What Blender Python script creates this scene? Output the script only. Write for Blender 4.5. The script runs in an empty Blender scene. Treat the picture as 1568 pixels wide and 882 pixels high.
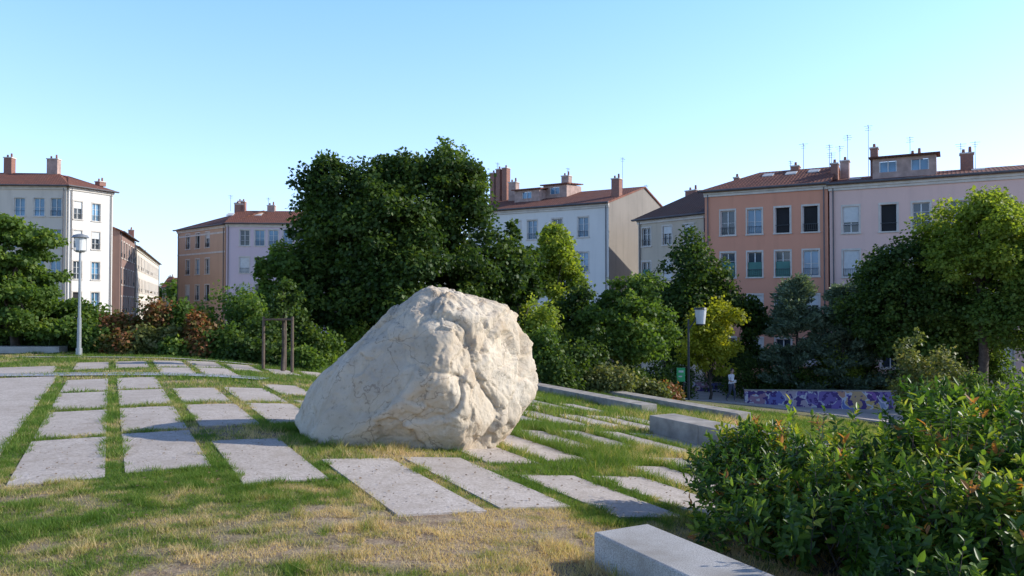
import bpy, math, random
import numpy as np
from mathutils import Vector, Matrix, noise as mnoise
random.seed(7); rng=np.random.default_rng(7)
S=bpy.context.scene
FPX=1200.0; HY=467.0; EYE=1.6
SUN_EL=math.radians(26); SUN_AZ=(0.984,0.178)   # horizontal direction towards the sun
def PX(px,d): return (px-784)/FPX*d
def PZ(py,d): return EYE-(py-HY)/FPX*d
SV=np.array([0.89,0.456]); UV=np.array([-0.456,0.89])
def sstep(a,b,x):
    t=np.clip((x-a)/(b-a),0,1); return t*t*(3-2*t)
def ground(x,y):
    x=np.asarray(x,float); y=np.asarray(y,float)
    s=SV[0]*x+SV[1]*y
    k=0.7
    sp=k*np.logaddexp(0,(s-2)/k)
    z=-0.12*sp
    z=np.maximum(z,-3.85)
    w=sstep(30,60,y)
    return z*(1-w)+(-4.2)*w
def gz(x,y): return float(ground(x,y))
def st(s,t):
    return SV[0]*s+UV[0]*t, SV[1]*s+UV[1]*t
_tab=rng.random((256,256))
def vn(x,y,sc=1.0,off=0):
    x=np.asarray(x)*sc+off*17.3+1000; y=np.asarray(y)*sc+off*9.1+1000
    xi=np.floor(x).astype(int); yi=np.floor(y).astype(int); fx=x-xi; fy=y-yi
    fx=fx*fx*(3-2*fx); fy=fy*fy*(3-2*fy)
    g=lambda a,b:_tab[a%256,b%256]
    return (g(xi,yi)*(1-fx)+g(xi+1,yi)*fx)*(1-fy)+(g(xi,yi+1)*(1-fx)+g(xi+1,yi+1)*fx)*fy
def dryness(x,y):
    n=0.36*vn(x,y,0.9)+0.3*vn(x,y,2.7,1)+0.34*vn(x,y,8,2)
    near=np.exp(-((x-0.1)/2.4)**2-((y-5.2)/1.1)**2)*0.62
    return np.clip((n-0.46)*2.7+near+0.10+0.26*(1-sstep(6.0,8.0,y)),0,1)

# ---------------------------------------------------------------- materials
def newmat(name):
    m=bpy.data.materials.new(name); m.use_nodes=True
    nt=m.node_tree; nt.nodes.clear()
    o=nt.nodes.new('ShaderNodeOutputMaterial'); b=nt.nodes.new('ShaderNodeBsdfPrincipled')
    nt.links.new(b.outputs[0],o.inputs[0]); return m,nt,b,o
def nd(nt,t,**k):
    n=nt.nodes.new(t)
    for a,v in k.items():
        if a in n.inputs: n.inputs[a].default_value=v
        else: setattr(n,a,v)
    return n
def mixc(nt,fac,a,b,blend='MIX'):
    n=nt.nodes.new('ShaderNodeMix'); n.data_type='RGBA'; n.blend_type=blend
    for sock,v in ((n.inputs[0],fac),(n.inputs[6],a),(n.inputs[7],b)):
        if isinstance(v,bpy.types.NodeSocket): nt.links.new(v,sock)
        elif isinstance(v,(int,float)): sock.default_value=v
        else: sock.default_value=(*v,1) if len(v)==3 else v
    return n.outputs[2]
def ramp(nt,src,stops):
    r=nt.nodes.new('ShaderNodeValToRGB'); nt.links.new(src,r.inputs[0])
    el=r.color_ramp.elements
    while len(el)<len(stops): el.new(0.5)
    for e,(p,c) in zip(el,stops):
        e.position=p; e.color=(*c,1) if len(c)==3 else c
    return r.outputs[0]
def noisen(nt,scale,detail=4,rough=0.55,coord='Object',dist=0.0):
    tc=nt.nodes.new('ShaderNodeTexCoord'); n=nd(nt,'ShaderNodeTexNoise',Scale=scale,Detail=detail,Roughness=rough,Distortion=dist)
    nt.links.new(tc.outputs[coord],n.inputs['Vector']); return n.outputs[0]
def bump(nt,b,h,st_=0.3,dist=0.02):
    n=nd(nt,'ShaderNodeBump',Strength=st_,Distance=dist); nt.links.new(h,n.inputs['Height']); nt.links.new(n.outputs[0],b.inputs['Normal'])
def simple(name,col,rough=0.8,var=0.15,scale=2.0,metal=0,bst=0.15):
    m,nt,b,o=newmat(name)
    n=noisen(nt,scale,6)
    c2=tuple(max(0,c*(1-var*1.6)) for c in col); c1=tuple(min(1,c*(1+var)) for c in col)
    nt.links.new(ramp(nt,n,[(0.3,c2),(0.7,c1)]),b.inputs['Base Color'])
    b.inputs['Roughness'].default_value=rough; b.inputs['Metallic'].default_value=metal
    if bst: bump(nt,b,noisen(nt,scale*12,3),bst,0.01)
    return m
def plaster(name,col,stain=0.25):
    m,nt,b,o=newmat(name)
    n1=noisen(nt,0.35,5); 
    tc=nt.nodes.new('ShaderNodeTexCoord'); mp=nd(nt,'ShaderNodeMapping'); mp.inputs['Scale'].default_value=(1.6,1.6,0.18)
    nt.links.new(tc.outputs['Object'],mp.inputs[0]); n2=nd(nt,'ShaderNodeTexNoise',Scale=1.0,Detail=6.0); nt.links.new(mp.outputs[0],n2.inputs['Vector'])
    dark=tuple(c*(1-stain) for c in col)
    a=mixc(nt,ramp(nt,n1,[(0.35,(0,0,0)),(0.7,(1,1,1))]),col,tuple(c*(1-stain*0.5) for c in col))
    c=mixc(nt,ramp(nt,n2.outputs[0],[(0.52,(0,0,0)),(0.75,(0.8,0.8,0.8))]),a,dark)
    nt.links.new(c,b.inputs['Base Color']); b.inputs['Roughness'].default_value=0.92
    bump(nt,b,noisen(nt,8,4),0.12,0.02); return m
def foliage(name,stops,trans=0.3,rough=0.55):
    m,nt,b,o=newmat(name)
    a=nd(nt,'ShaderNodeAttribute',attribute_name='var')
    c=ramp(nt,a.outputs['Fac'],stops)
    nt.links.new(c,b.inputs['Base Color']); b.inputs['Roughness'].default_value=rough
    b.inputs['Specular IOR Level'].default_value=0.3
    t=nt.nodes.new('ShaderNodeBsdfTranslucent')
    nt.links.new(mixc(nt,1.0,c,(1.7,1.65,0.7),'MULTIPLY'),t.inputs[0])
    mx=nt.nodes.new('ShaderNodeMixShader'); mx.inputs[0].default_value=trans
    nt.links.new(b.outputs[0],mx.inputs[1]); nt.links.new(t.outputs[0],mx.inputs[2]); nt.links.new(mx.outputs[0],o.inputs[0])
    return m
M={}
M['fol_dark']=foliage('foliage_dark',[(0,(0.024,0.054,0.013)),(0.6,(0.062,0.112,0.021)),(1,(0.155,0.21,0.038))],0.36)
M['fol_mid']=foliage('foliage_mid',[(0,(0.05,0.10,0.021)),(0.6,(0.11,0.185,0.035)),(1,(0.22,0.29,0.06))],0.44)
M['fol_light']=foliage('foliage_light',[(0,(0.10,0.16,0.025)),(0.6,(0.21,0.28,0.042)),(1,(0.36,0.39,0.075))],0.5)
M['fol_yellow']=foliage('foliage_yellow',[(0,(0.19,0.22,0.02)),(0.6,(0.34,0.36,0.037)),(1,(0.52,0.50,0.075))],0.5)
M['fol_blue']=foliage('foliage_blue',[(0,(0.07,0.11,0.07)),(0.6,(0.15,0.21,0.135)),(1,(0.26,0.33,0.21))],0.2)
M['fol_red']=foliage('foliage_red',[(0,(0.06,0.08,0.022)),(0.4,(0.12,0.13,0.03)),(0.7,(0.28,0.11,0.05)),(1,(0.40,0.17,0.08))],0.3)
M['fol_olive']=foliage('foliage_olive',[(0,(0.08,0.11,0.03)),(0.6,(0.18,0.20,0.065)),(1,(0.32,0.28,0.13))],0.35)
M['fol_bush']=foliage('foliage_bush',[(0,(0.024,0.062,0.013)),(0.4,(0.060,0.13,0.020)),(0.72,(0.18,0.27,0.036)),(0.92,(0.38,0.39,0.055)),(1,(0.44,0.19,0.065))],0.40,0.42)
M['grass']=foliage('grass_blades',[(0,(0.080,0.16,0.022)),(0.35,(0.17,0.245,0.045)),(0.6,(0.34,0.31,0.12)),(1,(0.62,0.47,0.29))],0.38,0.7)
M['bark']=simple('bark',(0.075,0.058,0.045),0.9,0.35,6,bst=0.5)
M['stone_wall']=simple('stone_wall',(0.38,0.34,0.29),0.9,0.25,3,bst=0.3)
m,nt,b,o=newmat('granite'); n1=noisen(nt,120,3,0.8); n2=noisen(nt,3,6)
c=ramp(nt,n1,[(0.35,(0.20,0.19,0.18)),(0.5,(0.45,0.43,0.40)),(0.65,(0.62,0.60,0.57))]); c=mixc(nt,ramp(nt,n2,[(0.42,(0,0,0)),(0.72,(0.7,0.7,0.7))]),c,(0.26,0.23,0.19))
nt.links.new(c,b.inputs['Base Color']); b.inputs['Roughness'].default_value=0.85; bump(nt,b,n1,0.3,0.003); M['concrete']=m
M['wood']=simple('wood',(0.12,0.085,0.06),0.8,0.25,8)
M['steel']=simple('painted_steel',(0.33,0.35,0.36),0.45,0.05,3,0.5,0)
M['darksteel']=simple('dark_steel',(0.06,0.065,0.07),0.5,0.05,3,0.4,0)
M['lampglass']=simple('lamp_glass',(0.7,0.71,0.70),0.4,0.05,3,0,0)
M['frame']=simple('window_frame_paint',(0.68,0.68,0.66),0.6,0.05,2,0,0)
M['trim']=simple('stone_trim',(0.64,0.58,0.51),0.85,0.1,2)
M['blind']=simple('blind',(0.62,0.62,0.6),0.7,0.06,4,0,0)
M['dark']=simple('dark_room',(0.02,0.02,0.022),0.9,0.1,2,0,0)
M['shutter']=simple('green_curtain',(0.08,0.21,0.175),0.7,0.1,2,0,0)
M['greensign']=simple('green_paint',(0.05,0.45,0.15),0.5,0.05,2,0,0)
M['lead']=simple('zinc_sheet',(0.12,0.115,0.12),0.6,0.15,2,0.2,0)
M['plaza']=simple('plaza_asphalt',(0.50,0.44,0.40),0.9,0.12,1.2)
M['channel']=simple('granite_strip',(0.36,0.38,0.43),0.7,0.1,6)
def glassmat(name,col):
    m,nt,b,o=newmat(name)
    n=noisen(nt,0.5,2); nt.links.new(ramp(nt,n,[(0.35,tuple(c*0.5 for c in col)),(0.65,col)]),b.inputs['Base Color'])
    b.inputs['Roughness'].default_value=0.08; b.inputs['Specular IOR Level'].default_value=0.6
    return m
M['glass']=glassmat('window_glass',(0.06,0.08,0.10)); M['glassblue']=glassmat('window_glass_sky',(0.15,0.33,0.50))  # blue panes carry the sky reflection in their base colour
# paving
m,nt,b,o=newmat('aggregate_paving'); 
n1=noisen(nt,38,4,0.8); n2=noisen(nt,0.8,5); n4=noisen(nt,5,5,0.7)
c=ramp(nt,n1,[(0.30,(0.19,0.155,0.13)),(0.43,(0.46,0.40,0.35)),(0.57,(0.57,0.505,0.45)),(0.70,(0.80,0.75,0.69))])
c=mixc(nt,ramp(nt,n2,[(0.4,(0,0,0)),(0.75,(0.6,0.6,0.6))]),c,(0.37,0.31,0.26))
c=mixc(nt,ramp(nt,n4,[(0.48,(0,0,0)),(0.75,(0.7,0.7,0.7))]),c,(0.32,0.265,0.205))
nt.links.new(c,b.inputs['Base Color']); b.inputs['Roughness'].default_value=0.95; b.inputs['Specular IOR Level'].default_value=0.2; bump(nt,b,n1,0.35,0.006); M['paving']=m
# ground
m,nt,b,o=newmat('lawn_soil')
at=nd(nt,'ShaderNodeAttribute',attribute_name='dry'); n1=noisen(nt,9,6,0.7); n3=noisen(nt,60,3,0.7)
g=ramp(nt,n1,[(0.3,(0.08,0.11,0.025)),(0.7,(0.17,0.20,0.05))]); d=ramp(nt,n1,[(0.35,(0.25,0.165,0.10)),(0.65,(0.50,0.38,0.25))])
c=mixc(nt,at.outputs['Fac'],g,d); c=mixc(nt,ramp(nt,n3,[(0.4,(0.6,0.6,0.6)),(0.55,(0,0,0))]),c,(0.09,0.065,0.04))
nt.links.new(c,b.inputs['Base Color']); b.inputs['Roughness'].default_value=1.0; bump(nt,b,n3,0.6,0.02); M['ground']=m
# rock
m,nt,b,o=newmat('limestone_rock')
n1=noisen(nt,1.1,8,0.62); n2=noisen(nt,3.2,8,0.66); n3=noisen(nt,14,7,0.72); n5=noisen(nt,1.5,6,0.6)
tc=nt.nodes.new('ShaderNodeTexCoord'); vo=nd(nt,'ShaderNodeTexVoronoi',Scale=1.5,feature='DISTANCE_TO_EDGE')
nz=nd(nt,'ShaderNodeTexNoise',Scale=2.0,Detail=6.0); nt.links.new(tc.outputs['Object'],nz.inputs['Vector'])
ad=nt.nodes.new('ShaderNodeVectorMath'); ad.operation='MULTIPLY_ADD'; ad.inputs[1].default_value=(0.9,0.9,0.9)
nt.links.new(nz.outputs['Color'],ad.inputs[0]); nt.links.new(tc.outputs['Object'],ad.inputs[2]); nt.links.new(ad.outputs[0],vo.inputs['Vector'])
c=ramp(nt,n1,[(0.25,(0.40,0.315,0.22)),(0.45,(0.55,0.455,0.34)),(0.6,(0.64,0.55,0.43)),(0.8,(0.73,0.65,0.54))])
c=mixc(nt,ramp(nt,n5,[(0.50,(0,0,0)),(0.70,(0.55,0.55,0.55))]),c,(0.40,0.345,0.28))
c=mixc(nt,ramp(nt,n2,[(0.52,(0,0,0)),(0.70,(0.5,0.5,0.5))]),c,(0.42,0.285,0.16))
c=mixc(nt,ramp(nt,n3,[(0.32,(0.55,0.55,0.55)),(0.45,(0,0,0))]),c,(0.25,0.195,0.14))
c=mixc(nt,ramp(nt,vo.outputs[0],[(0.0,(0.6,0.6,0.6)),(0.012,(0,0,0))]),c,(0.15,0.11,0.08))
nt.links.new(c,b.inputs['Base Color']); b.inputs['Roughness'].default_value=0.95; b.inputs['Specular IOR Level'].default_value=0.2
mm=nt.nodes.new('ShaderNodeMath'); mm.operation='MULTIPLY_ADD'; mm.inputs[1].default_value=0.35
nt.links.new(n3,mm.inputs[0]); nt.links.new(n2,mm.inputs[2]); bump(nt,b,mm.outputs[0],0.7,0.06); M['rock']=m
# roof tiles
def tilemat(name,a1,a2):
    m,nt,b,o=newmat(name)
    tc=nt.nodes.new('ShaderNodeTexCoord')
    w=nd(nt,'ShaderNodeTexWave',Scale=1.25,Distortion=0.6); w.bands_direction='X'; nt.links.new(tc.outputs['Object'],w.inputs['Vector'])
    br=nd(nt,'ShaderNodeTexBrick',Scale=1.0); br.inputs['Brick Width'].default_value=0.25; br.inputs['Row Height'].default_value=0.35; br.inputs['Mortar Size'].default_value=0.03
    br.inputs['Color1'].default_value=(*a1,1); br.inputs['Color2'].default_value=(*a2,1); br.inputs['Mortar'].default_value=(a1[0]*0.3,a1[1]*0.3,a1[2]*0.3,1)
    nt.links.new(tc.outputs['Object'],br.inputs['Vector'])
    n=noisen(nt,0.9,6)
    c=mixc(nt,ramp(nt,n,[(0.4,(0,0,0)),(0.7,(0.6,0.6,0.6))]),br.outputs[0],tuple(x*0.45+0.03 for x in a1))
    nt.links.new(c,b.inputs['Base Color']); b.inputs['Roughness'].default_value=0.9; b.inputs['Specular IOR Level'].default_value=0.2; bump(nt,b,w.outputs[0],0.5,0.05)
    return m
M['tile']=tilemat('roof_tiles',(0.32,0.13,0.085),(0.21,0.09,0.068)); M['tile_dark']=tilemat('roof_tiles_dark',(0.13,0.08,0.07),(0.10,0.07,0.065))
def brick(name,c1,c2):
    m,nt,b,o=newmat(name); tc=nt.nodes.new('ShaderNodeTexCoord'); mp=nd(nt,'ShaderNodeMapping'); mp.inputs['Rotation'].default_value=(math.radians(90),0,0)
    nt.links.new(tc.outputs['Object'],mp.inputs[0])
    br=nd(nt,'ShaderNodeTexBrick',Scale=4.0); br.inputs['Color1'].default_value=(*c1,1); br.inputs['Color2'].default_value=(*c2,1); br.inputs['Mortar'].default_value=(0.3,0.25,0.22,1)
    nt.links.new(mp.outputs[0],br.inputs['Vector']); nt.links.new(br.outputs[0],b.inputs['Base Color']); b.inputs['Roughness'].default_value=0.9; return m
M['brick']=brick('chimney_brick',(0.34,0.14,0.09),(0.24,0.105,0.08)); M['chrender']=simple('chimney_render',(0.44,0.31,0.26),0.9,0.2,2)
M['pot']=simple('terracotta',(0.28,0.12,0.08),0.85,0.15,3,0,0)
# graffiti
m,nt,b,o=newmat('graffiti_wall_paint')
tc=nt.nodes.new('ShaderNodeTexCoord'); nz=nd(nt,'ShaderNodeTexNoise',Scale=1.6,Detail=2.0); nt.links.new(tc.outputs['Object'],nz.inputs['Vector'])
ad=nt.nodes.new('ShaderNodeVectorMath'); ad.operation='MULTIPLY_ADD'; ad.inputs[1].default_value=(1.6,1.6,1.6)
nt.links.new(nz.outputs['Color'],ad.inputs[0]); nt.links.new(tc.outputs['Object'],ad.inputs[2])
v1=nd(nt,'ShaderNodeTexVoronoi',Scale=1.0); nt.links.new(ad.outputs[0],v1.inputs['Vector'])
v2=nd(nt,'ShaderNodeTexVoronoi',Scale=1.0,feature='DISTANCE_TO_EDGE'); nt.links.new(ad.outputs[0],v2.inputs['Vector'])
sp=nt.nodes.new('ShaderNodeSeparateColor'); nt.links.new(v1.outputs['Color'],sp.inputs[0])
c=ramp(nt,sp.outputs[0],[(0.0,(0.25,0.30,0.40)),(0.25,(0.14,0.06,0.30)),(0.4,(0.06,0.2,0.45)),(0.55,(0.20,0.08,0.30)),(0.7,(0.50,0.36,0.12)),(0.85,(0.40,0.12,0.20)),(1,(0.4,0.42,0.45))])
c=mixc(nt,ramp(nt,v2.outputs[0],[(0.03,(1,1,1)),(0.05,(0,0,0))]),c,(0.5,0.5,0.54))
n=noisen(nt,3.0,2); c=mixc(nt,ramp(nt,n,[(0.54,(0,0,0)),(0.56,(1,1,1))]),c,(0.06,0.03,0.16))
nt.links.new(c,b.inputs['Base Color']); b.inputs['Roughness'].default_value=0.7; M['graffiti']=m

# ---------------------------------------------------------------- mesh helpers
def link(o,parent=None):
    S.collection.objects.link(o)
    if parent: o.parent=parent
    return o
def mesh_obj(name,V,F,mat,parent=None,smooth=False):
    me=bpy.data.meshes.new(name); me.from_pydata([tuple(v) for v in V],[],[tuple(f) for f in F]); me.update()
    if mat: me.materials.append(mat)
    if smooth: me.polygons.foreach_set('use_smooth',[True]*len(me.polygons))
    return link(bpy.data.objects.new(name,me),parent)
def np_mesh(name,V,F,mat,var=None,parent=None,smooth=False):
    V=np.asarray(V,np.float32).reshape(-1,3); F=np.asarray(F,np.int32); k=F.shape[1]; n=F.shape[0]
    me=bpy.data.meshes.new(name); me.vertices.add(len(V)); me.vertices.foreach_set('co',V.ravel())
    me.loops.add(n*k); me.loops.foreach_set('vertex_index',F.ravel()); me.polygons.add(n)
    me.polygons.foreach_set('loop_start',np.arange(n,dtype=np.int32)*k); 
    me.update(calc_edges=True)
    if smooth: me.polygons.foreach_set('use_smooth',np.ones(n,bool))
    if var is not None:
        at=me.attributes.new('var','FLOAT','FACE'); at.data.foreach_set('value',np.asarray(var,np.float32))
    me.materials.append(mat)
    return link(bpy.data.objects.new(name,me),parent)
def empty(name,loc=(0,0,0),rz=0):
    e=bpy.data.objects.new(name,None); e.location=loc; e.rotation_euler=(0,0,rz); S.collection.objects.link(e); return e
def boxv(x0,x1,y0,y1,z0,z1):
    V=[(x0,y0,z0),(x1,y0,z0),(x1,y1,z0),(x0,y1,z0),(x0,y0,z1),(x1,y0,z1),(x1,y1,z1),(x0,y1,z1)]
    return V,[(0,3,2,1),(4,5,6,7),(0,1,5,4),(1,2,6,5),(2,3,7,6),(3,0,4,7)]
class PB:
    def __init__(s): s.V=[]; s.F=[]
    def add(s,V,F):
        o=len(s.V); s.V+=list(V); s.F+=[tuple(i+o for i in f) for f in F]
    def box(s,*a): s.add(*boxv(*a))
    def cyl(s,cx,cy,z0,z1,r0,r1,n=10):
        V=[];F=[]
        for z,r in ((z0,r0),(z1,r1)):
            V+=[(cx+r*math.cos(2*math.pi*i/n),cy+r*math.sin(2*math.pi*i/n),z) for i in range(n)]
        F=[(i,(i+1)%n,n+(i+1)%n,n+i) for i in range(n)]+[tuple(range(n-1,-1,-1)),tuple(range(n,2*n))]
        s.add(V,F)
    def tube(s,pts,rad,n=7):
        pts=[Vector(p) for p in pts]; V=[];F=[]
        for i,p in enumerate(pts):
            d=(pts[min(i+1,len(pts)-1)]-pts[max(i-1,0)]).normalized()
            a=d.orthogonal().normalized(); b=d.cross(a)
            V+=[tuple(p+(a*math.cos(2*math.pi*j/n)+b*math.sin(2*math.pi*j/n))*rad[i]) for j in range(n)]
        for i in range(len(pts)-1):
            F+=[(i*n+j,i*n+(j+1)%n,(i+1)*n+(j+1)%n,(i+1)*n+j) for j in range(n)]
        F+=[tuple(range(n)),tuple(range((len(pts)-1)*n,len(pts)*n))]
        s.add(V,F)
    def obj(s,name,mat,parent=None,smooth=False,bevel=0):
        if not s.V: return None
        o=mesh_obj(name,s.V,s.F,mat,parent,smooth)
        if bevel:
            b=o.modifiers.new('bevel','BEVEL'); b.width=bevel; b.segments=2
        return o

# ---------------------------------------------------------------- ground
def axis(parts):
    a=[]
    for lo,hi,st_ in parts: a+=list(np.arange(lo,hi,st_))
    return np.array(a+[parts[-1][1]])
xs=axis([(-1500,-200,130),(-200,-40,16),(-40,-12,1.5),(-12,9,0.2),(9,50,0.8),(50,200,15),(200,1500,130)])
ys=axis([(-400,-40,60),(-40,-4,6),(-4,2,1),(2,9,0.1),(9,26,0.25),(26,70,0.8),(70,200,13),(200,3000,200)])
X,Y=np.meshgrid(xs,ys); Z=ground(X,Y)
nx=len(xs); ny=len(ys); idx=np.arange(nx*ny).reshape(ny,nx)
F=np.stack([idx[:-1,:-1],idx[:-1,1:],idx[1:,1:],idx[1:,:-1]],-1).reshape(-1,4)
go=np_mesh('ground',np.stack([X,Y,Z],-1),F,M['ground'],smooth=True)
at=go.data.attributes.new('dry','FLOAT','POINT'); at.data.foreach_set('value',dryness(X,Y).ravel().astype(np.float32))
def sheet_st(pb,s0,s1,t0,t1,h,step=0.3,side=True,jit=0):
    ns=max(1,int(math.ceil((s1-s0)/step))); ntt=max(1,int(math.ceil((t1-t0)/step))); V=[];F=[]
    for j in range(ntt+1):
        for i in range(ns+1):
            x,y=st(s0+(s1-s0)*i/ns,t0+(t1-t0)*j/ntt); V.append((x,y,gz(x,y)+h))
    for j in range(ntt):
        for i in range(ns):
            a=j*(ns+1)+i; F.append((a,a+1,a+ns+2,a+ns+1))
    if side:
        ring=[i for i in range(ns+1)]+[j*(ns+1)+ns for j in range(1,ntt+1)]+[ntt*(ns+1)+i for i in range(ns-1,-1,-1)]+[j*(ns+1) for j in range(ntt-1,0,-1)]
        o=len(V)
        V+=[(V[r][0],V[r][1],V[r][2]-0.08) for r in ring]
        n=len(ring)
        F+=[(ring[k],ring[(k+1)%n],o+(k+1)%n,o+k) for k in range(n)]
    pb.add(V,F)
PER=0.94; GAP=0.17; COL0=-0.80
rects=[]
front={0:8.2,1:8.35,2:7.4,3:5.9,4:6.0,5:5.6,6:5.3,7:5.8}
pb=PB()
for c in range(0,13):
    s0=COL0+c*PER; s1=s0+PER-GAP
    if c>=4: s1-=0.06
    t=front.get(c,6.2+0.5*(c%3)); k=0
    while t<30:
        L=2.5 if c<4 else (2.2+0.35*math.sin(c*2.1+k*1.3))
        g=0.3 if c<4 else 0.75+0.45*((c*7+k*3)%5)/4
        if k==1 and c<4: t=10.95+0.12*c
        t1=t+L
        x,y=st((s0+s1)/2,(t+t1)/2)
        yc0=17.0+0.16*(x+11); ok=True
        if x<-3.5 and y>yc0-1.2 and y<yc0+1.6: ok=False
        if y>22.4 and x<-4: ok=False
        if y>24: ok=False
        if ok:
            rects.append((s0,s1,t,t1)); sheet_st(pb,s0,s1,t,t1,0.016)
        t=t1+g; k+=1
pb.obj('stone_pavers',M['paving'])
pb=PB(); sheet_st(pb,-9,-1.03,3,20.2,0.016,0.5); pb.obj('path',M['paving']); rects.append((-9,-1.03,3,20.2))
pb=PB(); sheet_st(pb,-9,-1.2,21.4,23.6,0.016,0.5); pb.obj('path',M['paving']); rects.append((-9,-1.2,21.4,23.6))
def strip(name,x0,x1,yf,bands,mat):
    pb=PB()
    for (o0,o1,h) in bands:
        N_=30; V=[];F=[]
        for i in range(N_+1):
            x=x0+(x1-x0)*i/N_; yb=yf(x)
            for dy in (o0,o1): V.append((x,yb+dy,gz(x,yb+dy)+h))
        for i in range(N_): a=2*i; F.append((a,a+2,a+3,a+1))
        pb.add(V,F)
    pb.obj(name,mat)
strip('drainage_channel',-15,-5.8,lambda x:17.3+0.14*(x+11),((0,0.16,0.035),(0.2,0.62,0.028),(0.66,0.8,0.035)),M['channel'])
strip('kerb',-15,-7.6,lambda x:23.6,((0,0.3,0.035),),M['concrete'])
pb=PB(); sheet_st(pb,26.5,80,-10,75,0.05,1.0); pb.obj('plaza_pavement',M['plaza'])

# ---------------------------------------------------------------- grass blades
def in_paver(x,y,marg):
    s=SV[0]*x+SV[1]*y; t=UV[0]*x+UV[1]*y; r=np.zeros(len(x),bool)
    mg=marg+0.13*(vn(x,y,7,9)-0.42)
    for a,b_,c,d in rects: r|=(s>a+mg)&(s<b_-mg)&(t>c+mg)&(t<d-mg)
    return r
def blades(x,y,h,w,seed=0):
    n=len(x); z=ground(x,y)
    a=rng.random(n)*2*np.pi; lean=rng.normal(0,0.55,(n,2))
    dr=dryness(x,y)
    ca,sa=np.cos(a),np.sin(a)
    b0=np.stack([x-ca*w/2,y-sa*w/2,z-0.005],-1); b1=np.stack([x+ca*w/2,y+sa*w/2,z-0.005],-1)
    tip=np.stack([x+lean[:,0]*h,y+lean[:,1]*h,z+h],-1)
    V=np.stack([b0,b1,tip],1).reshape(-1,3); F=np.arange(3*n).reshape(-1,3)
    v=np.clip(dr*0.95+rng.normal(0.12,0.16,n)+0.25*(vn(x,y,3,4)-0.5),0,1)
    return V,F,v
VV=[];FF=[];vv=[];off=0
def addb(n,x0,x1,y0,y1,hf,w,marg,cond=None):
    global off
    x=rng.uniform(x0,x1,n); y=rng.uniform(y0,y1,n)
    bare=(vn(x,y,1.9,31)*0.5+vn(x,y,6,32)*0.5)>0.60
    keep=(np.abs(x/y)<0.72)&~in_paver(x,y,marg)&(rng.random(n)>0.5*dryness(x,y)+0.48*bare*(dryness(x,y)>0.35))
    if cond is not None: keep&=cond(x,y)
    x=x[keep]; y=y[keep]; h=hf(x,y)*rng.uniform(0.5,1.3,len(x)); V,F,v=blades(x,y,h,w*rng.uniform(0.7,1.4,len(x)))
    VV.append(V); FF.append(F+off); vv.append(v); off+=len(V)
def hn(x,y):
    s=SV[0]*x+SV[1]*y
    base=0.020+0.045*vn(x,y,1.7,3)**2*(1-0.7*dryness(x,y))+0.03*(vn(x,y,6,13)>0.74)
    return base+0.13*sstep(3.8,6,s)*vn(x,y,1.1,6)+0.012*sstep(8,9,y)
addb(430000,-5.5,4.5,4.0,8.2,hn,0.006,0.01)
addb(280000,-9,7,8.2,14,lambda x,y:hn(x,y)*1.15,0.009,0.02)
addb(240000,-16,12,14,27,lambda x,y:hn(x,y)*1.2,0.016,0.02)
addb(14000,-5.5,4,4.0,9,lambda x,y:0.085+0*x,0.006,0.0,lambda x,y:vn(x,y,2.3,21)>0.55)
addb(60000,-3.4,0.9,8.5,12.3,lambda x,y:0.11+0*x,0.008,-0.5,lambda x,y:(((x+1.05)/1.95)**2+((y-10.35)/1.6)**2<1.1)&(((x+1.15)/1.4)**2+((y-10.45)/1.1)**2>0.6)&(vn(x,y,3,5)>0.3))
addb(30000,-0.6,2.6,3.9,5.9,lambda x,y:0.10+0*x,0.006,-0.5,lambda x,y:(np.abs(SV[0]*x+SV[1]*y-2.78)<0.12)&(vn(x,y,4,15)>0.35))
np_mesh('grass',np.concatenate(VV),np.concatenate(FF),M['grass'],np.concatenate(vv))
def norm(a): return a/np.maximum(np.linalg.norm(a,axis=-1,keepdims=True),1e-9)
def place(T,Ft,pos,yax,zhint,size):
    Yx=norm(yax); Xx=norm(np.cross(Yx,zhint)); Zx=np.cross(Xx,Yx)
    V=pos[:,None,:]+size[:,None,None]*(T[None,:,0:1]*Xx[:,None,:]+T[None,:,1:2]*Yx[:,None,:]+T[None,:,2:3]*Zx[:,None,:])
    n=len(pos); F=(Ft[None]+(np.arange(n)*len(T))[:,None,None]).reshape(-1,4)
    return V.reshape(-1,3),F
def rdir(n):
    return norm(rng.normal(size=(n,3)))
nl=2600; x=rng.uniform(-6,4,nl); y=rng.uniform(4.2,13,nl)
T_L=np.array([(0,0,0),(0.45,0.5,0.1),(0,1,0),(-0.45,0.5,0.1)])
pos=np.stack([x,y,ground(x,y)+0.03],-1); yx=np.stack([np.cos(x*91),np.sin(x*91),0.1+0*x],-1)
V,F=place(T_L,np.array([(0,1,2,3)]),pos,yx,norm(np.array([0,0,1.])+rdir(nl)*0.4),rng.uniform(0.012,0.035,nl))
np_mesh('fallen_leaves',V,F,simple('dry_leaf',(0.22,0.14,0.07),0.9,0.4,30,0,0))

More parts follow.
